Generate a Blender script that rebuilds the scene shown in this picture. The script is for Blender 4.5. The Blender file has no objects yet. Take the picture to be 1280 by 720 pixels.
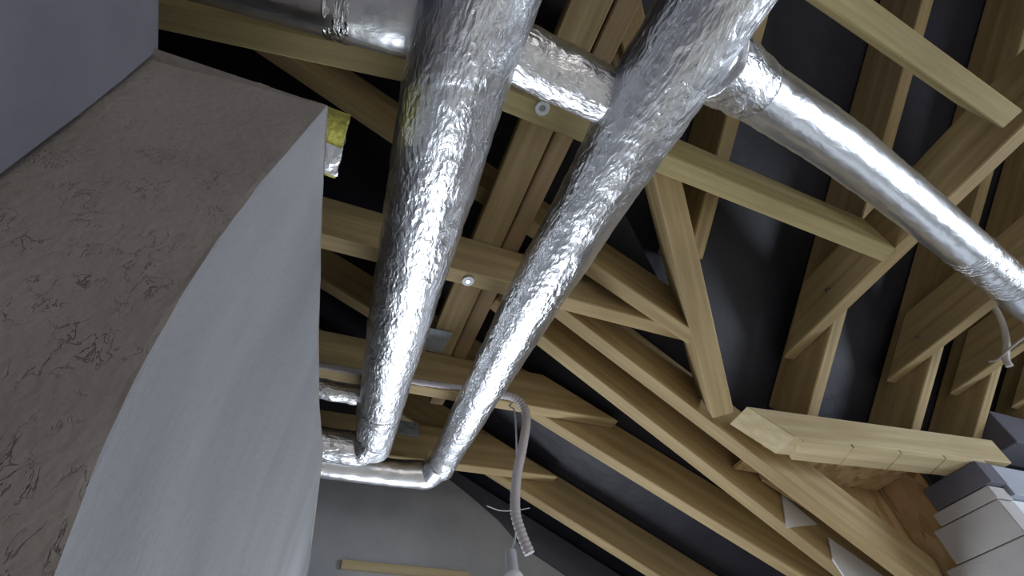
import bpy, bmesh, math, random
from mathutils import Vector, Matrix, noise
import numpy as np

# ------------------------------------------------------------------ camera, light, exposure
# Local frame: origin at the lens, u = along the ceiling ties, v = across them, w = up.
# World = S * local, lifted so that the floor lies at z = 0.
S, CAM_H = 1.25, 1.5
F_PX, PITCH, ROLL, HEAD = 650.0, math.radians(48), math.radians(-9), math.radians(30)
sc = bpy.context.scene
C = sc.collection

def W(p):
    return Vector((p[0]*S, p[1]*S, p[2]*S + CAM_H))

_X = Vector((math.cos(HEAD), -math.sin(HEAD), 0)); _Y = Vector((math.sin(HEAD), math.cos(HEAD), 0)); _Z = Vector((0, 0, 1))
_F = _Y*math.cos(PITCH) + _Z*math.sin(PITCH)
_U = -_Y*math.sin(PITCH) + _Z*math.cos(PITCH)
_R2 = _X*math.cos(ROLL) + _U*math.sin(ROLL)
_U2 = -_X*math.sin(ROLL) + _U*math.cos(ROLL)
cam = bpy.data.cameras.new('camera')
cam.sensor_width = 36; cam.lens = 36*F_PX/1280; cam.clip_start = 0.01
cam_o = bpy.data.objects.new('camera', cam); C.objects.link(cam_o)
m = Matrix.Identity(4)
for i in range(3):
    m[i][0] = _R2[i]; m[i][1] = _U2[i]; m[i][2] = -_F[i]
m.translation = (0, 0, CAM_H)
cam_o.matrix_world = m
sc.camera = cam_o

def ray(x, y):
    return _F + _R2*((x-640)/F_PX) + _U2*((360-y)/F_PX)
def onz(x, y, h):
    d = ray(x, y); return d*(h/d.z)
def onu(x, y, a):
    d = ray(x, y); return d*(a/d.x)
def onv(x, y, a):
    d = ray(x, y); return d*(a/d.y)

wd = bpy.data.worlds.new('world'); sc.world = wd; wd.use_nodes = True
wd.node_tree.nodes['Background'].inputs[0].default_value = (0.62, 0.72, 1.0, 1)
wd.node_tree.nodes['Background'].inputs[1].default_value = 0.6

def area(name, loc, target, sx, sy, power, col):
    l = bpy.data.lights.new(name, 'AREA'); l.shape = 'RECTANGLE'; l.size = sx; l.size_y = sy
    l.energy = power; l.color = col
    o = bpy.data.objects.new(name, l); C.objects.link(o)
    o.location = W(loc)
    o.rotation_euler = (W(target)-W(loc)).to_track_quat('-Z', 'Y').to_euler()
    return o
area('daylight_window_end', (3.36, -0.7, 0.05), (1.3, -0.4, -1.2), 1.5, 1.4, 120, (0.78, 0.88, 1.0))
area('warm_fill_back', (0.9, -2.96, 0.0), (0.9, -0.6, -0.9), 1.7, 1.3, 36, (1.0, 0.93, 0.84))  # added warm fill behind the camera, brightens faces turned that way
area('daylight_window_gable', (0.68, 2.1, -0.13), (0.68, 0, -0.3), 0.9, 1.3, 52, (0.86, 0.93, 1.0))
sc.view_settings.view_transform = 'Standard'
sc.view_settings.look = 'None'
sc.view_settings.gamma = 1
sc.view_settings.use_curve_mapping = False
sc.view_settings.exposure = -0.45

# ------------------------------------------------------------------ materials
def newmat(name):
    mt = bpy.data.materials.new(name); mt.use_nodes = True
    nt = mt.node_tree; b = nt.nodes['Principled BSDF']
    return mt, nt, b
def node(nt, t, **kw):
    n = nt.nodes.new(t)
    for k, v in kw.items(): setattr(n, k, v)
    return n
def ramp(nt, fac, stops):
    r = node(nt, 'ShaderNodeValToRGB'); e = r.color_ramp.elements
    while len(e) < len(stops): e.new(0.5)
    for i, (p, c) in enumerate(stops): e[i].position = p; e[i].color = (*c, 1)
    nt.links.new(fac, r.inputs[0]); return r.outputs[0]
def tex(nt, kind, scale, stretch=(1, 1, 1), coord='Object', **ins):
    tc = node(nt, 'ShaderNodeTexCoord'); mp = node(nt, 'ShaderNodeMapping')
    mp.inputs['Scale'].default_value = stretch
    nt.links.new(tc.outputs[coord], mp.inputs[0])
    t = node(nt, kind); nt.links.new(mp.outputs[0], t.inputs['Vector'])
    t.inputs['Scale'].default_value = scale
    for k, v in ins.items(): t.inputs[k].default_value = v
    return t
def bump(nt, b, h, strength, dist=0.01, prev=None):
    n = node(nt, 'ShaderNodeBump'); n.inputs['Strength'].default_value = strength; n.inputs['Distance'].default_value = dist
    nt.links.new(h, n.inputs['Height'])
    if prev: nt.links.new(prev, n.inputs['Normal'])
    nt.links.new(n.outputs[0], b.inputs['Normal']); return n.outputs[0]

def timber(name, c1, c2, c3):
    # grain runs along local X of each timber mesh (coords 'Generated'-free: object coords, x = length)
    mt, nt, b = newmat(name)
    t = tex(nt, 'ShaderNodeTexNoise', 30, (0.05, 1, 1), Detail=6, Roughness=0.6)
    col = ramp(nt, t.outputs[0], [(0.3, c1), (0.55, c2), (0.75, c3)])
    t2 = tex(nt, 'ShaderNodeTexNoise', 2.2, (0.6, 1, 1), Detail=3)
    mx = node(nt, 'ShaderNodeMix', data_type='RGBA', blend_type='MULTIPLY')
    mx.inputs[0].default_value = 0.5
    nt.links.new(col, mx.inputs[6])
    nt.links.new(ramp(nt, t2.outputs[0], [(0.3, (0.55, 0.5, 0.45)), (0.65, (1, 1, 1))]), mx.inputs[7])
    kn = tex(nt, 'ShaderNodeTexVoronoi', 3.0, (0.55, 1, 1))
    m2 = node(nt, 'ShaderNodeMix', data_type='RGBA', blend_type='MIX')
    nt.links.new(ramp(nt, kn.outputs['Distance'], [(0.03, (0.8, 0.8, 0.8)), (0.09, (0, 0, 0))]), m2.inputs[0])
    nt.links.new(mx.outputs[2], m2.inputs[6]); m2.inputs[7].default_value = (c1[0]*0.3, c1[1]*0.22, c1[2]*0.2, 1)
    nt.links.new(m2.outputs[2], b.inputs['Base Color'])
    b.inputs['Roughness'].default_value = 0.75
    bump(nt, b, t.outputs[0], 0.25, 0.004)
    return mt
M = {}
M['pine'] = timber('pine', (0.34, 0.24, 0.115), (0.48, 0.36, 0.18), (0.58, 0.46, 0.25))
M['pine_green'] = timber('pine_greenish', (0.33, 0.26, 0.115), (0.46, 0.375, 0.18), (0.55, 0.46, 0.245))
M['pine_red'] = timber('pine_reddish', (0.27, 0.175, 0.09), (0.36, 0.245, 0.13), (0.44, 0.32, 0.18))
M['lintel'] = timber('lintel_wood', (0.50, 0.39, 0.21), (0.62, 0.51, 0.31), (0.70, 0.60, 0.40))

def plain(name, col, rough=0.6, metal=0.0, nscale=None, amp=0.15, bs=0.2):
    mt, nt, b = newmat(name)
    b.inputs['Roughness'].default_value = rough; b.inputs['Metallic'].default_value = metal
    if nscale:
        t = tex(nt, 'ShaderNodeTexNoise', nscale, Detail=5)
        lo = tuple(c*(1-amp) for c in col); hi = tuple(min(1, c*(1+amp)) for c in col)
        nt.links.new(ramp(nt, t.outputs[0], [(0.3, lo), (0.7, hi)]), b.inputs['Base Color'])
        bump(nt, b, t.outputs[0], bs, 0.01)
    else:
        b.inputs['Base Color'].default_value = (*col, 1)
    return mt

def plaster(name, c1, c2, scratch=0.0, streak=False):
    mt, nt, b = newmat(name)
    t = tex(nt, 'ShaderNodeTexNoise', 3.5, (1, 1, 0.35) if streak else (1, 1, 1), Detail=6, Roughness=0.6)
    col = ramp(nt, t.outputs[0], [(0.3, c1), (0.7, c2)])
    fine = tex(nt, 'ShaderNodeTexNoise', 90, Detail=4)
    nrm = bump(nt, b, fine.outputs[0], 0.35, 0.004)
    if scratch:
        s1 = tex(nt, 'ShaderNodeTexNoise', 55, (1.0, 1.0, 0.6), Detail=4, Roughness=0.6, Distortion=0.6)
        mask = tex(nt, 'ShaderNodeTexNoise', 22.0, Detail=3)
        lines = ramp(nt, s1.outputs[0], [(0.478, (0, 0, 0)), (0.494, (1, 1, 1)), (0.506, (1, 1, 1)), (0.522, (0, 0, 0))])
        # the scored undercoat is rougher low on the wall
        tc = node(nt, 'ShaderNodeTexCoord'); sx = node(nt, 'ShaderNodeSeparateXYZ'); nt.links.new(tc.outputs['Object'], sx.inputs[0])
        mr = node(nt, 'ShaderNodeMapRange'); mr.inputs[1].default_value = CAM_H+0.62*S; mr.inputs[2].default_value = CAM_H+0.22*S
        nt.links.new(sx.outputs[2], mr.inputs[0])
        mm = node(nt, 'ShaderNodeMath', operation='MULTIPLY'); nt.links.new(lines, mm.inputs[0])
        nt.links.new(ramp(nt, mask.outputs[0], [(0.47, (0, 0, 0)), (0.6, (1, 1, 1))]), mm.inputs[1])
        m3 = node(nt, 'ShaderNodeMath', operation='MULTIPLY'); nt.links.new(mm.outputs[0], m3.inputs[0]); nt.links.new(mr.outputs[0], m3.inputs[1])
        mx = node(nt, 'ShaderNodeMix', data_type='RGBA')
        m4 = node(nt, 'ShaderNodeMath', operation='MULTIPLY'); nt.links.new(m3.outputs[0], m4.inputs[0]); m4.inputs[1].default_value = scratch
        nt.links.new(m4.outputs[0], mx.inputs[0]); nt.links.new(col, mx.inputs[6]); mx.inputs[7].default_value = (c1[0]*0.3, c1[1]*0.28, c1[2]*0.27, 1)
        col = mx.outputs[2]
        inv = node(nt, 'ShaderNodeMath', operation='SUBTRACT'); inv.inputs[0].default_value = 1; nt.links.new(m3.outputs[0], inv.inputs[1])
        nrm = bump(nt, b, inv.outputs[0], 0.5, 0.004, nrm)
    nt.links.new(col, b.inputs['Base Color'])
    b.inputs['Roughness'].default_value = 0.9
    return mt
M['plaster_blue'] = plaster('plaster_bluish', (0.145, 0.14, 0.165), (0.20, 0.193, 0.222))
M['plaster_brown'] = plaster('plaster_scored', (0.25, 0.22, 0.20), (0.34, 0.30, 0.275), scratch=0.8)
M['plaster_grey'] = plaster('plaster_grey', (0.20, 0.20, 0.212), (0.29, 0.29, 0.302), streak=True)
M['plaster_far'] = plaster('plaster_far', (0.36, 0.375, 0.41), (0.48, 0.495, 0.53))
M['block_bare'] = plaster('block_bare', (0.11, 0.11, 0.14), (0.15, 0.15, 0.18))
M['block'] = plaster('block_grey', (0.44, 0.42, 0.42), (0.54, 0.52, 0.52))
M['block_dark'] = plaster('block_dark', (0.10, 0.10, 0.13), (0.15, 0.145, 0.18))
M['white_plaster'] = plaster('plaster_white', (0.72, 0.74, 0.78), (0.82, 0.84, 0.86))
M['room'] = plaster('plaster_room', (0.26, 0.25, 0.24), (0.32, 0.31, 0.30))
M['screed'] = plaster('floor_screed', (0.52, 0.48, 0.42), (0.62, 0.58, 0.50))
M['pale_blue'] = plaster('plaster_pale_blue', (0.36, 0.40, 0.47), (0.46, 0.50, 0.58))

def felt_mat():
    mt, nt, b = newmat('roof_felt')
    t = tex(nt, 'ShaderNodeTexNoise', 4, Detail=4)
    nt.links.new(ramp(nt, t.outputs[0], [(0.3, (0.012, 0.012, 0.020)), (0.7, (0.021, 0.021, 0.033))]), b.inputs['Base Color'])
    b.inputs['Roughness'].default_value = 0.55
    f2 = tex(nt, 'ShaderNodeTexNoise', 9, Detail=3)
    bump(nt, b, f2.outputs[0], 0.3, 0.02)
    return mt
M['felt'] = felt_mat()

def foil_mat(name, rough=0.3, crinkle=0.6, tint=(0.80, 0.81, 0.84), scale=34, stretch=(1.6, 0.7, 1)):
    mt, nt, b = newmat(name)
    b.inputs['Metallic'].default_value = 1.0
    b.inputs['Base Color'].default_value = (*tint, 1)
    b.inputs['Roughness'].default_value = rough
    # UV: x round the pipe, y along it (both in metres)
    t = tex(nt, 'ShaderNodeTexNoise', scale, stretch, coord='UV', Detail=4, Roughness=0.55, Distortion=0.6)
    v = tex(nt, 'ShaderNodeTexVoronoi', scale*2.2, stretch, coord='UV')
    w = tex(nt, 'ShaderNodeTexNoise', scale*0.3, (1, 0.6, 1), coord='UV', Detail=1)
    amt = node(nt, 'ShaderNodeMath', operation='MULTIPLY')      # crumpled in patches, smoother between
    nt.links.new(v.outputs['Distance'], amt.inputs[0])
    nt.links.new(ramp(nt, w.outputs[0], [(0.38, (0.15, 0.15, 0.15)), (0.62, (1, 1, 1))]), amt.inputs[1])
    n1 = bump(nt, b, t.outputs[0], crinkle, 0.0105)
    bump(nt, b, amt.outputs[0], crinkle*0.7, 0.006, n1)
    return mt
M['foil'] = foil_mat('foil_crinkled', 0.34, 0.5)
M['foil_smooth'] = foil_mat('foil_smooth', 0.33, 0.2, scale=16)
M['foil_tape'] = foil_mat('foil_tape', 0.26, 1.0, (0.84, 0.85, 0.88), 36, (0.5, 2.0, 1))
M['galv'] = plain('galvanised', (0.5, 0.58, 0.68), 0.45, 0.6, 30, 0.2)
M['steel'] = plain('steel', (0.75, 0.77, 0.8), 0.3, 1.0)
M['dark_hole'] = plain('dark_steel', (0.06, 0.06, 0.07), 0.5, 0.8)
M['conduit'] = plain('conduit_grey', (0.50, 0.46, 0.48), 0.5)
M['cable_white'] = plain('cable_white', (0.55, 0.52, 0.50), 0.5)
M['white_plastic'] = plain('white_plastic', (0.75, 0.76, 0.8), 0.4)
M['grey_plastic'] = plain('grey_plastic', (0.42, 0.43, 0.47), 0.5)
M['wool'] = plain('yellow_foam', (0.55, 0.52, 0.12), 0.95, 0, 60, 0.3, 0.8)
M['sheet_white'] = plain('white_sheet', (0.72, 0.74, 0.78), 0.6)
def osb_mat():
    mt, nt, b = newmat('osb')
    v = tex(nt, 'ShaderNodeTexVoronoi', 26, (1, 1, 0.45)); 
    nt.links.new(ramp(nt, v.outputs['Color'], [(0.1, (0.42, 0.27, 0.13)), (0.5, (0.60, 0.42, 0.22)), (0.9, (0.72, 0.54, 0.31))]), b.inputs['Base Color'])
    b.inputs['Roughness'].default_value = 0.7
    bump(nt, b, v.outputs['Distance'], 0.15, 0.004)
    return mt
M['osb'] = osb_mat()

# ------------------------------------------------------------------ builders
def mesh_obj(name, verts, faces, mat, parent=None, smooth=False, mats=None, midx=None):
    me = bpy.data.meshes.new(name); me.from_pydata([tuple(v) for v in verts], [], faces)
    if mats:
        for q in mats: me.materials.append(M[q])
        for p, i in zip(me.polygons, midx): p.material_index = i
    else:
        me.materials.append(M[mat])
    if smooth:
        for p in me.polygons: p.use_smooth = True
    me.update()
    bm = bmesh.new(); bm.from_mesh(me); bmesh.ops.recalc_face_normals(bm, faces=bm.faces); bm.to_mesh(me); bm.free()
    o = bpy.data.objects.new(name, me); C.objects.link(o)
    if parent: o.parent = parent
    return o
def tag(o, label=None, cat=None, group=None, kind=None):
    if label: o['label'] = label
    if cat: o['category'] = cat
    if group: o['group'] = group
    if kind: o['kind'] = kind
    return o
def thing(name, label, cat, loc, group=None):
    o = bpy.data.objects.new(name, None); C.objects.link(o)
    o.location = W(loc); o.empty_display_size = 0.05
    bpy.context.view_layer.update()
    return tag(o, label, cat, group)
def adopt(o, t):
    o.parent = t; o.matrix_parent_inverse = Matrix.Translation(-t.location); return o

BOXF = [(0, 1, 2, 3), (7, 6, 5, 4), (0, 4, 5, 1), (1, 5, 6, 2), (2, 6, 7, 3), (3, 7, 4, 0)]
def hexa(name, c8, mat, bev=0.004, bow=0.0):
    """eight local corners: 0-3 one end loop, 4-7 the other; x of the object runs from end to end"""
    P = [W(c) for c in c8]
    a = sum(P[:4], Vector())/4; b = sum(P[4:], Vector())/4
    ax = (b-a).normalized(); up = ((P[3]+P[2])-(P[0]+P[1])).normalized()
    sd = up.cross(ax).normalized(); up = ax.cross(sd).normalized()
    mw = Matrix.Identity(4)
    for i in range(3): mw[i][0] = ax[i]; mw[i][1] = sd[i]; mw[i][2] = up[i]
    mw.translation = (a+b)/2
    inv = mw.inverted()
    o = mesh_obj(name, [inv @ q for q in P], BOXF, mat)
    if bev:
        bm = bmesh.new(); bm.from_mesh(o.data)
        bmesh.ops.bevel(bm, geom=bm.edges[:], offset=bev, segments=1, affect='EDGES'); bm.to_mesh(o.data); bm.free()
    o.matrix_world = mw
    return o
def beam(name, p, q, wdt, dep, up, mat, cut0=0.0, cut1=0.0, bev=0.004):
    """p, q: ends of the centre line of the bottom face (local); up: direction of the depth; cut: setback of the top at each end"""
    p, q, up = Vector(p), Vector(q), Vector(up)
    ax = (q-p).normalized(); up = (up-ax*up.dot(ax)).normalized(); sd = up.cross(ax).normalized()
    a, b = p, q
    a2, b2 = p+ax*cut0+up*dep, q-ax*cut1+up*dep
    h = sd*(wdt/2)
    return hexa(name, [a-h, a+h, a2+h, a2-h, b-h, b+h, b2+h, b2-h], mat, bev)
def box(name, lo, hi, mat, bev=0.0):
    x0, y0, z0 = lo; x1, y1, z1 = hi
    return hexa(name, [(x0, y0, z0), (x0, y1, z0), (x0, y1, z1), (x0, y0, z1), (x1, y0, z0), (x1, y1, z0), (x1, y1, z1), (x1, y0, z1)], mat, bev)

def spline(pts, n):
    """Catmull-Rom through points (tuples of any length), n samples"""
    P = [np.array(p, float) for p in pts]; P = [2*P[0]-P[1]]+P+[2*P[-1]-P[-2]]
    out = []; segs = len(P)-3
    for i in range(n+1):
        t = i/n*segs; k = min(int(t), segs-1); t -= k
        a, b, c, d = P[k:k+4]
        out.append(0.5*((2*b)+(c-a)*t+(2*a-5*b+4*c-d)*t*t+(3*b-a-3*c+d)*t**3))
    return out
def tube(name, pts, mat, n=80, seg=24, crinkle=0.0, freq=22.0, rings=None, cap=True, seed=0.0, world=True):
    """pts: (u, v, w, radius) local; radius in local units"""
    sp = spline(pts, n)
    ctr = [W(s[:3]) for s in sp]; rad = [s[3]*S for s in sp]
    verts, uvs = [], []
    tprev = None; nrm = None; L = 0
    for i, c in enumerate(ctr):
        t = (ctr[min(i+1, n)]-ctr[max(i-1, 0)]).normalized()
        if nrm is None:
            nrm = t.orthogonal().normalized()
        nrm = (nrm-t*nrm.dot(t)).normalized(); bn = t.cross(nrm)
        if i: L += (c-ctr[i-1]).length
        for k in range(seg):
            a = 2*math.pi*k/seg
            d = nrm*math.cos(a)+bn*math.sin(a)
            r = rad[i]
            p = c+d*r
            if crinkle:
                q = p*freq+Vector((seed, seed*0.7, 0))
                h = noise.noise(q)*0.6+abs(noise.noise(q*2.3))*0.5-0.15+noise.noise(p*5+Vector((seed, 0, 0)))*0.6
                p = p+d*(h*crinkle*S)
            if rings: p = p+d*(rings[1]*S*math.sin(L*rings[0]))
            verts.append(p); uvs.append((a*r, L))
    faces = []
    for i in range(n):
        for k in range(seg):
            k2 = (k+1) % seg
            faces.append((i*seg+k, i*seg+k2, (i+1)*seg+k2, (i+1)*seg+k))
    if cap:
        faces.append(tuple(range(seg))); faces.append(tuple(range(n*seg, (n+1)*seg)))
    org = ctr[0]
    me = bpy.data.meshes.new(name); me.from_pydata([tuple(v-org) for v in verts], [], faces); me.materials.append(M[mat])
    uvl = me.uv_layers.new(name='UVMap')
    for p in me.polygons:
        p.use_smooth = len(p.vertices) == 4
        vs = [me.loops[l].vertex_index for l in p.loop_indices]
        wrap = any(v % seg == seg-1 for v in vs) and len(vs) == 4
        for l, vi in zip(p.loop_indices, vs):
            x, y = uvs[vi]
            if wrap and vi % seg == 0: x = 2*math.pi*rad[min(vi//seg, n)]
            uvl.data[l].uv = (x, y)
    me.update()
    bm = bmesh.new(); bm.from_mesh(me); bmesh.ops.recalc_face_normals(bm, faces=bm.faces); bm.to_mesh(me); bm.free()
    o = bpy.data.objects.new(name, me); C.objects.link(o); o.location = org
    return o
def px(pts):
    """(x, y, height, radius) -> (u, v, w, radius)"""
    return [(*onz(x, y, h), r) for x, y, h, r in pts]

# ------------------------------------------------------------------ roof planes (underside of the rafters)
Z1 = lambda v: 1.46-0.74*v        # slope falling towards +v
Z2 = lambda u: 1.425-0.53*u       # slope falling towards +u
N1 = Vector((0, 0.74, 1)).normalized()
N2 = Vector((0.53, 0, 1)).normalized()
RD = 0.148                        # rafter depth
F1 = lambda v: Z1(v)+RD/N1.z+0.004
F2 = lambda u: Z2(u)+RD/N2.z+0.004
FLOOR = -CAM_H/S

# ------------------------------------------------------------------ the setting
tag(box('floor', (-1.9, -3.2, FLOOR-0.1), (3.6, 2.2, FLOOR), 'screed'), kind='structure')

def roof_lining():
    vr, ur, t = -1.3, -0.95, 0.02
    bm = bmesh.new()
    def poly(pts):
        top = [bm.verts.new(W((a, b, c+t))) for a, b, c in pts]; bot = [bm.verts.new(W((a, b, c))) for a, b, c in pts]
        bm.faces.new(top); bm.faces.new(bot[::-1])
        k = len(pts)
        for i in range(k): bm.faces.new((top[i], bot[i], bot[(i+1) % k], top[(i+1) % k]))
    # valley: F1(v) == F2(u)
    uv = lambda v: ((1.425+RD/N2.z)-(1.46+RD/N1.z)+0.74*v)/0.53
    ve = 1.16
    # slope falling to +v, right of the valley
    poly([(uv(vr), vr, F1(vr)), (3.6, vr, F1(vr)), (3.6, ve, F1(ve)), (uv(ve), ve, F1(ve))])
    # slope falling to +u, left of the valley
    poly([(ur, vr, F2(ur)), (ur, 2.2, F2(ur)), (3.6, 2.2, F2(3.6)), (3.6, 2.19, F2(3.6)), (uv(ve)+0.01, ve, F2(uv(ve))), (max(uv(vr), ur), vr, F2(max(uv(vr), ur)))] if False else
         [(ur, -0.67, F2(ur)), (ur, 2.2, F2(ur)), (2.9, 2.2, F2(2.9)), (2.9, ve, F2(2.9)), (uv(ve), ve, F2(uv(ve)))])
    # far sides
    poly([(-1.9, vr, F1(vr)), (3.6, vr, F1(vr)), (3.6, -3.2, F1(vr)-1.4), (-1.9, -3.2, F1(vr)-1.4)])
    poly([(ur, vr, F2(ur)), (ur, 2.2, F2(ur)), (-1.9, 2.2, F2(ur)-0.6), (-1.9, vr, F2(ur)-0.6)])
    poly([(-1.9, vr, F1(vr)), (-1.9, -0.67, F2(ur)), (ur, -0.67, F2(ur)), (uv(vr), vr, F1(vr))])
    bmesh.ops.recalc_face_normals(bm, faces=bm.faces)
    me = bpy.data.meshes.new('ceiling'); bm.to_mesh(me); bm.free(); me.materials.append(M['felt'])
    o = bpy.data.objects.new('ceiling', me); C.objects.link(o)
    return tag(o, kind='structure')
roof_lining()

# left wall: a bluish return, then a scored face with a plaster corner, then a grey face
ZT = 0.70
U0, V1 = -0.246, 0.325
rnd = random.Random(4)
def jag(a, b, amp):
    return amp*(noise.noise(Vector((a*9, b*9, 1.3)))+0.6*noise.noise(Vector((a*31, b*31, 4.1))))
def grid(fn, na, nb):
    V = [fn(i/na, j/nb) for j in range(nb+1) for i in range(na+1)]
    Fc = [(j*(na+1)+i, j*(na+1)+i+1, (j+1)*(na+1)+i+1, (j+1)*(na+1)+i) for j in range(nb) for i in range(na)]
    return V, Fc
def interp(tab, x):
    xs = [a for a, _ in tab]; ys = [b for _, b in tab]
    return float(np.interp(x, xs, ys))
PROF = [(FLOOR, -0.080), (0.113, -0.083), (0.179, -0.089), (0.256, -0.094), (0.342, -0.089), (0.479, -0.077), (0.576, -0.065), (0.70, -0.047)]
_pf = np.polyfit([a for a, _ in PROF[1:]], [b for _, b in PROF[1:]], 3)
PROF = [(FLOOR, -0.083)]+[(z, float(np.polyval(_pf, z))) for z in np.linspace(0.1, 0.7, 40)]
GTOP = [(0.319, -0.047), (0.45, -0.031), (0.726, 0.011), (0.962, 0.052), (1.141, 0.092), (1.90, 0.176)]
BTOP = [(-0.246, 0.700), (-0.16, 0.7), (-0.115, 0.699), (-0.112, 0.691), (-0.07, 0.691), (-0.05, 0.69), (-0.03, 0.69)]
def wall_left():
    def f(a, b):
        v = -3.1+(V1+3.1)*a; z = FLOOR+(ZT-FLOOR)*b
        return W((U0+0.004*noise.noise(Vector((v*4, z*4, 0))), v, z))
    V, Fc = grid(f, 60, 20)
    n = len(V)
    def f2(a, b):
        v = -3.1+(V1+3.1)*a; z = FLOOR+(ZT-FLOOR)*b
        return W((U0-0.2, v, z))
    V2, Fc2 = grid(f2, 60, 20)
    Fc += [tuple(i+n for i in q) for q in Fc2]
    top = 20*61
    Fc += [(top+i, top+i+1, n+top+i+1, n+top+i) for i in range(60)]
    o = mesh_obj('wall_left', V+V2, Fc, 'plaster_blue')
    tag(o, kind='structure')
wall_left()
def wall_corner():
    verts, faces, mi = [], [], []
    def add(fn, na, nb, k):
        V, Fc = grid(fn, na, nb); n = len(verts); verts.extend(V); faces.extend(tuple(i+n for i in q) for q in Fc); mi.extend([k]*len(Fc))
    zs = lambda b: FLOOR+(0.05-FLOOR)*(b/0.3) if b < 0.3 else 0.05+(1-0.05+0)*(b-0.3)/0.7
    def zed(b, top):
        return FLOOR+(0.0-FLOOR)*(b/0.2) if b < 0.2 else top*(b-0.2)/0.8
    def brown(a, b):
        uc0 = -0.26
        top = interp(BTOP, U0+(-0.047-U0)*a)+jag(a, 0, 0.003)
        z = zed(b, top); uc = interp(PROF, z)
        u = uc0+(uc-uc0)*a
        if a == 1: u += jag(z, 2.0, 0.0015)
        v = 0.335-0.016*a
        if 0 < a < 1: v += 0.003*noise.noise(Vector((u*10, z*10, 0)))
        return W((u, v, z))
    def gtop(v): return 0.69+jag(v, 7.0, 0.004) if v > 0.33 else interp(BTOP, -0.047)+jag(1, 0, 0.003)
    def grey(a, b):
        v = 0.319+(2.0-0.319)*a**1.5
        z = zed(b, gtop(v))
        u = interp(GTOP, v)+interp(PROF, z)-interp(PROF, 0.7)+0.0
        if a == 0: u = interp(PROF, z)+jag(z, 2.0, 0.0015)
        else: u += 0.002*noise.noise(Vector((v*6, z*6, 5)))+(jag(v, z, 0.003) if b > 0.97 else 0)
        return W((u, v, z))
    add(brown, 40, 60, 0); add(grey, 60, 60, 1)
    def topf(a, b):
        v = 0.319+(2.0-0.319)*b**1.5
        u1 = interp(GTOP, v); return W((-0.6+(u1+0.6)*a, v if a else v, gtop(v)-0.004*(1-a)-0.002))
    add(topf, 8, 60, 0)
    o = mesh_obj('wall_corner', verts, faces, None, mats=['plaster_brown', 'plaster_grey'], midx=mi)
    tag(o, kind='structure')
wall_corner()

# far gable wall with a plaster coat that stops short of the rafters
def prism_uz(name, pts, v0, v1, mat):
    k = len(pts)
    V = [W((a, v0, b)) for a, b in pts]+[W((a, v1, b)) for a, b in pts]
    Fc = [tuple(range(k)), tuple(range(2*k-1, k-1, -1))]+[(i, (i+1) % k, k+(i+1) % k, k+i) for i in range(k)]
    return mesh_obj(name, V, Fc, mat)
GV = 2.0
WU0, WU1, WZ0, WZ1 = 0.32, 1.04, -0.65, 0.40      # window opening below the picture
def prisms(name, polys, v0, v1, mat):
    V, Fc = [], []
    for pts in polys:
        k, n = len(pts), len(V)
        V += [W((a, v0, b)) for a, b in pts]+[W((a, v1, b)) for a, b in pts]
        Fc += [tuple(n+i for i in range(k)), tuple(n+i for i in range(2*k-1, k-1, -1))]+[(n+i, n+(i+1) % k, n+k+(i+1) % k, n+k+i) for i in range(k)]
    return mesh_obj(name, V, Fc, mat)
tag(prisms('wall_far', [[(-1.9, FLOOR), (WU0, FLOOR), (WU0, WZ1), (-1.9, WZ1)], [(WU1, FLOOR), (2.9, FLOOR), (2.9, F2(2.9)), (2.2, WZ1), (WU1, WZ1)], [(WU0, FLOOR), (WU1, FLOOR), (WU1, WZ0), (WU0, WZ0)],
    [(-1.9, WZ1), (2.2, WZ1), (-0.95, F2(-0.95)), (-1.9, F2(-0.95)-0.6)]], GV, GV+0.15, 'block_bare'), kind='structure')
coat_edge = [onv(x, y, GV-0.02) for x, y in [(560, 598), (590, 622), (622, 650), (650, 682), (685, 705), (735, 740)]]
coat = prism_uz('plaster_coat', [(-0.6, WZ1+0.01), (1.75, WZ1+0.01)]+[(p.x, p.z) for p in coat_edge[::-1]]+[(-0.6, 1.19)], GV-0.02, GV, 'plaster_far')
coat.parent = bpy.data.objects['wall_far']

# wall on the right: a block pier beside the boarded opening, light plaster beyond it
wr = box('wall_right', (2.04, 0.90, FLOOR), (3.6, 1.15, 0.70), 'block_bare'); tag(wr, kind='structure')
wrm = wr.matrix_world.copy()
def sub(o, par):
    o.parent = par; o.matrix_parent_inverse = par.matrix_world.inverted(); return o
bpy.context.view_layer.update()
for z0, z1, mt, v0, v1 in [(0.630, 0.70, 'block_dark', 0.758, 0.95), (0.588, 0.627, 'block', 0.775, 0.97), (0.484, 0.585, 'block', 0.778, 1.0), (0.378, 0.481, 'block', 0.776, 1.04),
                           (0.272, 0.375, 'block', 0.779, 1.07), (0.166, 0.269, 'block', 0.777, 1.09)]:
    sub(box('block', (1.985, v0, z0), (2.07, v1, z1), mt, 0.003), wr)
sub(box('plaster_panel', (2.072, 0.762, 0.60), (3.45, 0.90, 0.70), 'pale_blue', 0.002), wr)
sub(box('lower_panel', (2.072, 0.785, FLOOR), (3.45, 0.90, 0.595), 'white_plaster', 0.002), wr)

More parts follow.
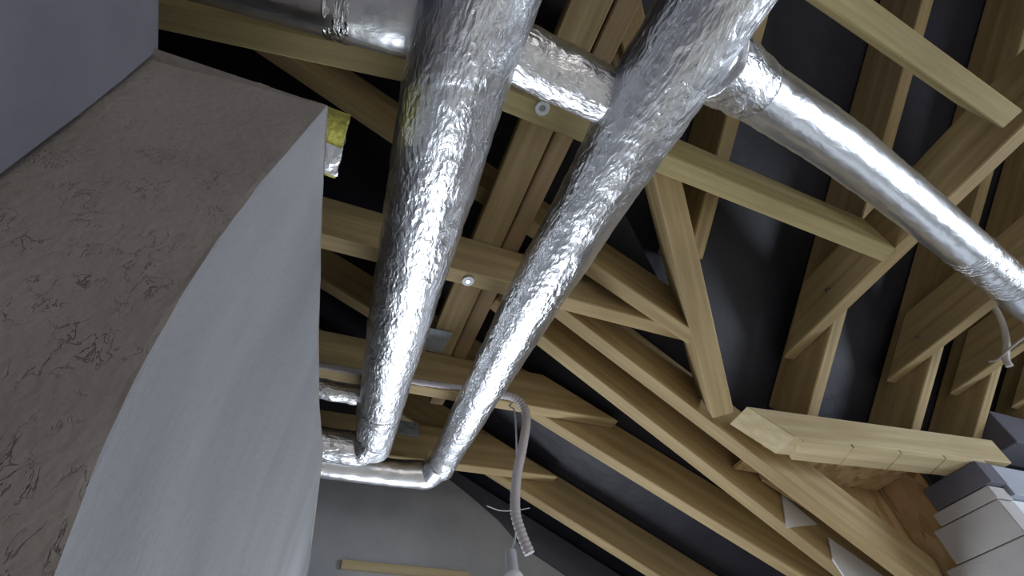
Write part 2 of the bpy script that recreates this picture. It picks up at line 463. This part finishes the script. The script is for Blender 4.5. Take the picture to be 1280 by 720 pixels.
# outer walls out of the picture; end window, back opening added for the fill
def holed(name, axis, at, a0, a1, z0, z1, h, mat, th=0.12):
    ha0, ha1, hz0, hz1 = h
    V, Fc = [], []
    for (b0, b1, c0, c1) in [(a0, ha0, z0, z1), (ha1, a1, z0, z1), (ha0, ha1, z0, hz0), (ha0, ha1, hz1, z1)]:
        n = len(V)
        for q in (at, at+th):
            for (a, z) in [(b0, c0), (b1, c0), (b1, c1), (b0, c1)]:
                V.append(W((q, a, z)) if axis == 'u' else W((a, q, z)))
        Fc += [tuple(n+i for i in f) for f in [(0, 1, 2, 3), (7, 6, 5, 4), (0, 4, 5, 1), (1, 5, 6, 2), (2, 6, 7, 3), (3, 7, 4, 0)]]
    return tag(mesh_obj(name, V, Fc, mat), kind='structure')
holed('wall_end', 'u', 3.45, -3.2, 0.98, FLOOR, 2.7, (-1.35, -0.05, -0.55, 0.65), 'room')
holed('wall_back', 'v', -3.15, -1.9, 3.6, FLOOR, 1.6, (0.2, 1.6, -0.55, 0.55), 'room')
tag(box('wall_side', (-1.95, -3.2, FLOOR), (-1.85, 2.2, 1.7), 'block_bare'), kind='structure')
tag(box('wall_outer', (2.75, 1.15, FLOOR), (2.85, 2.0, 0.1), 'block_bare'), kind='structure')

# ------------------------------------------------------------------ timbers
TW, TD = 0.047, 0.145
UP = (0, 0, 1)
# ceiling ties along u
def tie(name, p, q, mat, label, group=None, cut1=0.0):
    o = beam(name, p, q, TW, TD, UP, mat, 0, cut1)
    return tag(o, label, 'tie beam', 'ceiling ties')
tieA = tie('ceiling_tie', (0.09, 0.329, 1.0), (1.393, 0.352, 1.0), 'pine_green', 'greenish timber tie with a ring washer, beside the short foil branch, butting a cross tie')
tieA2 = tie('ceiling_tie', (-0.9, 0.490, 1.0), (0.085, 0.341, 1.0), 'pine_green', 'greenish timber tie just behind the smooth foil duct above the plaster corner')
tieB = tie('ceiling_tie', (-0.9, 0.775, 1.0), (1.06, 0.793, 1.0), 'pine', 'yellowish timber tie with a ring washer, passing above both long ducts midway along them', cut1=0.2)
tieC = tie('ceiling_tie', (-0.9, 1.245, 1.0), (1.053, 1.256, 1.0), 'pine', 'timber tie with a pointed end that carries the hanging grey conduit', cut1=TD/0.53)
tieD = tie('ceiling_tie', (-0.9, 1.645, 1.0), (1.012, 1.652, 1.0), 'pine', 'timber tie with a pointed end just above the far plastered gable wall', cut1=TD/0.53)
tieX = tie('ceiling_tie', (0.3, -0.09, 1.0), (1.333, -0.035, 1.0), 'pine_green', 'greenish timber tie meeting the long cross tie on the far side of the slim duct')
# cross ties along v
def ctie(p, q, label, group=None):
    o = beam('cross_tie', q, p, TW, TD, UP, 'pine', 0, 0.2)
    return tag(o, label, 'tie beam', 'cross ties')
T1 = ctie((1.428, 0.785, 1.0), (1.355, -0.9, 1.0), 'long cross tie into which the two greenish ties butt, one nail near its cut end')
T2 = ctie((1.905, 0.775, 1.0), (1.87, -0.9, 1.0), 'cross tie passing behind the slim foil duct, between two like ties')
T3 = ctie((2.235, 0.76, 1.0), (2.21, -0.9, 1.0), 'cross tie with a loop of white cable hanging beside it')
T4 = ctie((2.60, 0.75, 1.0), (2.58, -0.9, 1.0), 'cross tie farthest along the lintel, beside the dark slate block')

# rafters of the slope above the lintel (falling to +v)
def rafter1(u, v0, v1, label, mat='pine'):
    return tag(beam('rafter', (u, v0, Z1(v0)), (u, v1, Z1(v1)), TW, RD, N1, mat), label, 'rafter', 'rafters above the lintel')
rafter1(0.46, -1.28, 0.22, 'short dim rafter high above the two long foil ducts', 'pine_red')
rafter1(0.905, -1.28, 0.56, 'jack rafter whose lower end dies into the valley beam', 'pine')
rafter1(1.475, -1.28, 0.865, 'rafter standing on the timber lintel near its splay cut end')
rafter1(1.953, -1.28, 0.865, 'rafter standing on the middle of the timber lintel')
rafter1(2.285, -1.28, 0.865, 'rafter standing on the lintel over the block pier')
rafter1(2.65, -1.28, 0.865, 'rafter beyond the pier beside the dark slate block')
# rafters of the other slope (falling to +u)
def rafter2(p0, p1, label, mat='pine', dep=RD):
    return tag(beam('rafter', (*p0, Z2(p0[0])), (*p1, Z2(p1[0])), TW, dep, N2, mat), label, 'rafter', 'rafters of the side slope')
rafter2((-0.93, 0.17), (0.20, 0.20), 'short dim rafter over the crossing of the foil branch ducts', 'pine_red')
rafter2((-0.93, 0.585), (0.965, 0.731), 'rafter running down to the side of the valley beam', 'pine')
R3_ = rafter2((0.49, 0.862), (1.95, 1.086), 'rafter passing right under the splay cut end of the lintel', 'pine')
R4_ = rafter2((0.49, 0.986), (2.3, 1.295), 'rafter close beside its twin, with white sheet scraps on its face', 'pine')
rafter2((-0.93, 1.30), (2.5, 1.31), 'rafter nailed to the tie that carries the grey conduit', 'pine')
rafter2((-0.93, 1.70), (2.5, 1.71), 'rafter along the far gable wall above its plaster edge', 'pine')
# valley beam
vb = beam('valley_beam', (0.30, -0.065, 1.30), (1.135, 0.885, 0.80), 0.062, 0.16, (0.3, 0.35, 1), 'pine')
tag(vb, 'broad sloping valley beam reaching down to the end of the lintel', 'beam')
# binders lying on the ties
b1 = beam('binder', (0.345, -0.5, 1.148), (0.400, 1.24, 1.148), 0.085, 0.028, UP, 'pine'); tag(b1, 'wide board lying across the ties between the long ducts, metal plate at its end', 'board')
b2 = beam('binder', (0.420, -0.5, 1.148), (0.476, 1.5, 1.148), 0.05, 0.028, UP, 'pine_red'); tag(b2, 'narrow reddish board lying beside the wide board between the long ducts', 'board')

# ring washers and nails
def disc_ring(name, centre, nrm, r0, r1, h, mat, par):
    nrm = Vector(nrm).normalized(); a = nrm.orthogonal().normalized(); b = nrm.cross(a); c = W(centre)
    V, Fc = [], []; k = 20
    for i in range(k):
        t = 2*math.pi*i/k; d = a*math.cos(t)+b*math.sin(t)
        V += [c+d*r0*S, c+d*r1*S, c+d*(r1*0.95)*S+nrm*h*S, c+d*r0*S+nrm*h*S]
    for i in range(k):
        j = (i+1) % k
        for q in range(4): Fc.append((4*i+q, 4*j+q, 4*j+(q+1) % 4, 4*i+(q+1) % 4))
    o = mesh_obj(name, V, Fc, mat); bpy.context.view_layer.update(); sub(o, par); return o
for t_, (x, y) in ((tieA, (678, 135)), (tieB, (585, 351))):
    p = onz(x, y, 0.9985)
    w_ = disc_ring('washer', p, (0, 0, -1), 0.0065, 0.0155, 0.003, 'white_plastic', t_); w_['label'] = 'white ring washer'
    bpy.context.view_layer.update()
    disc_ring('bolt', p, (0, 0, -1), 0.0005, 0.0062, 0.004, 'steel', w_)
for t_, (x, y), uu in ((T1, (1035, 363), 1.392), (T2, (1147, 422), 1.873)):
    p = onu(x, y, uu)
    disc_ring('nail', p, (-1, 0.0, 0), 0.0003, 0.006, 0.006, 'steel', t_)

# lintel
def lintel():
    a, b = Vector((1.175, 0.829, 0)), Vector((2.20, 0.752, 0)); d = (b-a).normalized(); n = Vector((-d.y, d.x, 0))
    z0, z1, th = 0.715, 0.802, 0.088
    P = lambda s, t, z: tuple(a+d*s+n*t+Vector((0, 0, z)))
    Lg = (b-a).length
    t = thing('timber_lintel', 'thick pale timber lintel with an orange splay cut end, over the boarded opening', 'lintel', (1.7, 0.83, z0))
    cut = 0.13
    o = hexa('beam', [P(cut-0.01, 0, z0), P(cut-0.01, th, z0), P(0, th, z1), P(0, 0, z1), P(Lg, 0, z0), P(Lg, th, z0), P(Lg, th, z1), P(Lg, 0, z1)], 'lintel', 0.003)
    adopt(o, t)
    s = cut+0.008; i = 0
    while s < Lg-0.3:
        e = s+0.185
        o = hexa('packer', [P(s, 0.001, z0-0.014), P(s+0.03, th, z0-0.014), P(s+0.03, th, z0), P(s, 0.001, z0), P(e, 0.001, z0-0.014), P(e+0.03, th, z0-0.014), P(e+0.03, th, z0), P(e, 0.001, z0)], 'lintel', 0.0015)
        adopt(o, t); s = e+0.004; i += 1
lintel()
osb = prism_uz('osb_panel', [(1.46, 0.815), (2.035, 0.815), (2.035, Z2(2.035)+0.08), (1.46, Z2(1.46)+0.11)], 1.10, 1.115, 'osb')
osb.name = 'sheet'
ot = thing('osb_panel', 'warm brown flake board closing the opening under the lintel', 'board', (1.7, 1.1, 0.3))
adopt(osb, ot)
adopt(box('soffit_strip', (1.34, 0.925, 0.778), (2.02, 1.099, 0.79), 'osb', 0.001), ot)
sub(box('jamb_board', (2.025, 0.94, 0.15), (2.0395, 1.098, 0.80), 'osb', 0.001), wr)
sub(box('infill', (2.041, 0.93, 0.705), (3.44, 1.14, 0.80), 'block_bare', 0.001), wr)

# ------------------------------------------------------------------ foil ducts
def duct(label, mainpts, mat, group=None, n=200, seg=48, crinkle=0.004, seed=0.0, part='pipe'):
    t = thing('foil_duct', label, 'duct', mainpts[0][:3], group)
    adopt(tube(part, mainpts, mat, n, seg, crinkle, seed=seed), t)
    return t
d1 = duct('widest foil wrapped duct, heavily crinkled, running from above down to the plaster wall',
          [(0.088, -0.55, 0.70, 0.0725)]+px([(601, 0, 0.74, 0.0735), (536, 250, 0.80, 0.074), (500, 400, 0.86, 0.070), (474, 520, 0.905, 0.060), (468, 560, 0.915, 0.052)]), 'foil', seed=1.3)
adopt(tube('pipe_elbow', px([(468, 548, 0.90, 0.05), (452, 560, 0.90, 0.05), (425, 558, 0.90, 0.05), (360, 547, 0.90, 0.05)])+[(-0.5, 1.36, 0.90, 0.05)], 'foil', 60, 32, 0.003, seed=8), d1)
adopt(tube('tape_band', px([(476, 506, 0.902, 0.0645), (474, 514, 0.904, 0.064)]), 'foil_tape', 6, 40, 0.003, seed=3), d1)
d2 = duct('long foil duct tapering from the branch junction down to an elbow',
          [(0.385, -0.55, 0.72, 0.070)]+px([(893, 0, 0.75, 0.070), (832, 95, 0.76, 0.070), (752, 230, 0.78, 0.064), (640, 420, 0.84, 0.058), (566, 555, 0.915, 0.0485), (551, 585, 0.925, 0.046)]), 'foil', seed=5.1)
adopt(tube('pipe_elbow', px([(549, 578, 0.925, 0.047), (537, 592, 0.92, 0.047), (515, 592, 0.92, 0.046), (470, 588, 0.92, 0.045), (410, 580, 0.92, 0.045), (340, 570, 0.92, 0.045)])+[(-0.5, 1.50, 0.92, 0.045)], 'foil_smooth', 90, 32, 0.003, seed=2), d2)
lb = duct('smooth foil duct passing over the top of the plaster wall',
          [(-0.95, 0.340, 0.855, 0.058), (-0.3, 0.255, 0.85, 0.058), (0.0, 0.218, 0.84, 0.058), (0.06, 0.211, 0.838, 0.058)], 'foil_smooth', n=120, crinkle=0.0015, seed=9)
adopt(tube('tape_band', [(-0.085, 0.2285, 0.8435, 0.0595), (-0.05, 0.224, 0.842, 0.0595)], 'foil_tape', 14, 48, 0.004, freq=60, seed=4), lb)
cx = duct('short crinkled foil branch joining the two long ducts', px([(612, 48, 0.785, 0.043), (700, 92, 0.79, 0.043), (775, 128, 0.79, 0.043)]), 'foil', n=70, seg=40, crinkle=0.005, seed=7)
rb = duct('slim foil branch duct leading away under the cross ties',
          px([(880, 70, 0.77, 0.050), (930, 103, 0.80, 0.049), (1080, 207, 0.86, 0.050), (1240, 337, 0.90, 0.050), (1300, 388, 0.91, 0.050)])+[(2.4, 0.33, 0.93, 0.05)], 'foil_smooth', n=160, seg=40, crinkle=0.0025, seed=11)
adopt(tube('tape_band', px([(1205, 308, 0.893, 0.0515), (1222, 322, 0.896, 0.0515)]), 'foil_tape', 14, 40, 0.003, freq=60, seed=2), rb)
adopt(tube('tape_band', px([(1228, 327, 0.897, 0.0515), (1262, 355, 0.903, 0.0515)]), 'foil_tape', 20, 40, 0.003, freq=60, seed=6), rb)
adopt(tube('collar', px([(890, 76, 0.775, 0.056), (912, 92, 0.79, 0.054), (940, 110, 0.803, 0.0505)]), 'foil', 20, 40, 0.006, seed=3), rb)
sp_ = duct('stub of foil pipe reaching from the plaster wall to the widest duct', [(-0.5, 1.14, 0.93, 0.029)]+px([(360, 476, 0.93, 0.029), (410, 487, 0.93, 0.029), (460, 497, 0.93, 0.028)]), 'foil', n=50, seg=28, crinkle=0.004, seed=13)

# ------------------------------------------------------------------ small things
# foam scrap with foil facing on the wall top
def blob_box(name, lo, hi, mat, amp, n=6):
    bm = bmesh.new(); bmesh.ops.create_cube(bm, size=1)
    bmesh.ops.subdivide_edges(bm, edges=bm.edges[:], cuts=n, use_grid_fill=True)
    lo, hi = Vector(lo), Vector(hi)
    for v in bm.verts:
        q = Vector((v.co.x+0.5, v.co.y+0.5, v.co.z+0.5))
        p = Vector((lo.x+(hi.x-lo.x)*q.x, lo.y+(hi.y-lo.y)*q.y, lo.z+(hi.z-lo.z)*q.z))
        nn = Vector((noise.noise(p*60), noise.noise(p*60+Vector((9, 0, 0))), noise.noise(p*60+Vector((0, 9, 0)))))
        v.co = W(p+nn*amp)
    me = bpy.data.meshes.new(name); bm.to_mesh(me); bm.free(); me.materials.append(M[mat])
    o = bpy.data.objects.new(name, me); C.objects.link(o); return o
fs = thing('foam_scrap', 'ragged yellow foam scrap with torn foil facing on the wall top', 'insulation', (-0.03, 0.39, 0.69))
adopt(blob_box('foam', (-0.065, 0.350, 0.692), (-0.020, 0.425, 0.755), 'wool', 0.004), fs)
adopt(blob_box('foil_facing', (-0.060, 0.372, 0.69), (-0.018, 0.420, 0.714), 'foil_tape', 0.004), fs)

# grey conduit along tie C, hanging at its end
cd = thing('conduit', 'grey flexible conduit clipped along a tie, its end hanging free', 'conduit', (0.05, 1.215, 0.995))
hang = [onv(x, y, 1.212) for x, y in [(620, 492), (640, 496), (653, 506), (658, 525), (653, 560), (646, 595), (644, 637), (651, 665), (662, 692)]]
adopt(tube('hose', [(-0.5, 1.213, 0.998, 0.0095), (0.047, 1.213, 0.998, 0.0095), (0.325, 1.213, 1.0, 0.0095), (0.48, 1.213, 1.008, 0.0095)]+[(*p, 0.0135) for p in hang], 'conduit', 260, 14, 0, rings=(420, 0.0009)), cd)
wp = [onv(x, y, 1.205) for x, y in [(608, 632), (625, 638), (644, 638), (662, 635)]]
adopt(tube('wire_tie', [(*p, 0.0012) for p in wp], 'cable_white', 24, 6), cd)

# lamp holder hanging below on its own flex
lp = onv(641, 716, 1.35)
lh = thing('lamp_holder', 'grey lamp holder with a white bulb hanging near the conduit end', 'lamp', (lp.x, lp.y, lp.z-0.06))
pz = lp.z
adopt(tube('holder', [(lp.x, lp.y, pz+0.058, 0.011), (lp.x, lp.y, pz+0.056, 0.015), (lp.x, lp.y, pz+0.02, 0.0165), (lp.x, lp.y, pz-0.005, 0.018)], 'grey_plastic', 16, 20), lh)
adopt(tube('bulb', [(lp.x, lp.y, pz+0.006, 0.012), (lp.x, lp.y, pz-0.004, 0.024), (lp.x, lp.y, pz-0.02, 0.029), (lp.x, lp.y, pz-0.045, 0.027), (lp.x, lp.y, pz-0.066, 0.012), (lp.x, lp.y, pz-0.07, 0.002)], 'white_plastic', 24, 24), lh)
adopt(tube('flex', [(lp.x, lp.y, pz+0.056, 0.003), (lp.x+0.012, lp.y-0.03, pz+0.12, 0.003), (lp.x+0.004, 1.23, 0.93, 0.003), (lp.x, 1.25, 0.999, 0.003)], 'grey_plastic', 30, 8), lh)

# white cable loop by the third cross tie
cl = thing('cable_loop', 'loose white cable looping down from the slim duct beside a cross tie', 'cable', (2.1, 0.44, 1.1))
pts = [onu(x, y, 2.06) for x, y in [(1215, 352), (1228, 366), (1243, 385), (1253, 405), (1258, 428), (1257, 447), (1262, 458)]]
adopt(tube('cable', [(*p, 0.010) for p in pts], 'cable_white', 60, 10), cl)
pts = [onu(x, y, 2.05) for x, y in [(1236, 452), (1248, 449), (1262, 436), (1280, 422), (1290, 415)]]
adopt(tube('cable_tail', [(*p, 0.004) for p in pts], 'cable_white', 40, 8), cl)

# galvanised plates
def plate(c, n, a, w_, h_, label):
    n = Vector(n).normalized(); a = Vector(a); a = (a-n*a.dot(n)).normalized(); b = n.cross(a); c = Vector(c)
    P = lambda i, j, k: c+a*(i*w_/2)+b*(j*h_/2)+n*k
    o = hexa('metal_plate', [P(-1, -1, 0), P(-1, 1, 0), P(-1, 1, 0.003), P(-1, -1, 0.003), P(1, -1, 0), P(1, 1, 0), P(1, 1, 0.003), P(1, -1, 0.003)], 'galv', 0.0008)
    tag(o, label, 'bracket')
    for i, j in ((-0.6, -0.6), (0.6, -0.6), (-0.6, 0.6), (0.6, 0.6), (0, 0)):
        bpy.context.view_layer.update()
        disc_ring('nail', P(i, j, 0.003), n, 0.0004, 0.004, 0.002, 'steel', o)
p = onz(543, 425, 1.146)
plate(p, (0, 0, -1), (1, 0, 0), 0.085, 0.10, 'bluish galvanised plate nailed under the end of the wide board')
p = onv(510, 536, 1.6205)
plate(p, (0, -1, 0), (1, 0, 0), 0.08, 0.06, 'bluish galvanised plate on the tie above the gable wall')

# white sheet scraps on rafter R4 face, lath on the gable
bpy.context.view_layer.update()
def scrap(pixels, label):
    mw = R4_.matrix_world; d = mw.col[1].to_3d(); side = -1 if d.y > 0 else 1
    nrm = d*side; pt = mw.translation+nrm*(TW/2*S+0.002)
    V = []
    for x, y in pixels:
        r = ray(x, y); o = Vector((0, 0, CAM_H)); tt = (pt-o).dot(nrm)/r.dot(nrm); V.append(o+r*tt)
    k = len(V); V2 = [v+nrm*0.006 for v in V]
    Fc = [tuple(range(k)), tuple(range(2*k-1, k-1, -1))]+[(i, (i+1) % k, k+(i+1) % k, k+i) for i in range(k)]
    tag(mesh_obj('sheet_scrap', V+V2, Fc, 'sheet_white'), label, 'sheet')
scrap([(976, 618), (1020, 656), (982, 660)], 'small three sided scrap of white sheet on the twin rafter')
scrap([(1034, 672), (1105, 722), (1060, 730), (1040, 700)], 'larger scrap of white sheet lower down the twin rafter')
la = [onv(x, y, GV-0.022) for x, y in [(425, 712), (585, 727)]]
lath = beam('lath', (la[0].x, GV-0.028, la[0].z), (la[1].x, GV-0.028, la[1].z), 0.016, 0.03, UP, 'lintel', bev=0.001)
tag(lath, 'pale timber lath fixed low on the plastered gable wall', 'lath')
# dark block on the wall head at the far end of the lintel
tag(box('dark_block', (2.325, 0.735, 0.803), (2.61, 0.86, 0.935), 'block_dark', 0.004), 'dark slate coloured block on the wall head at the end of the lintel', 'block')
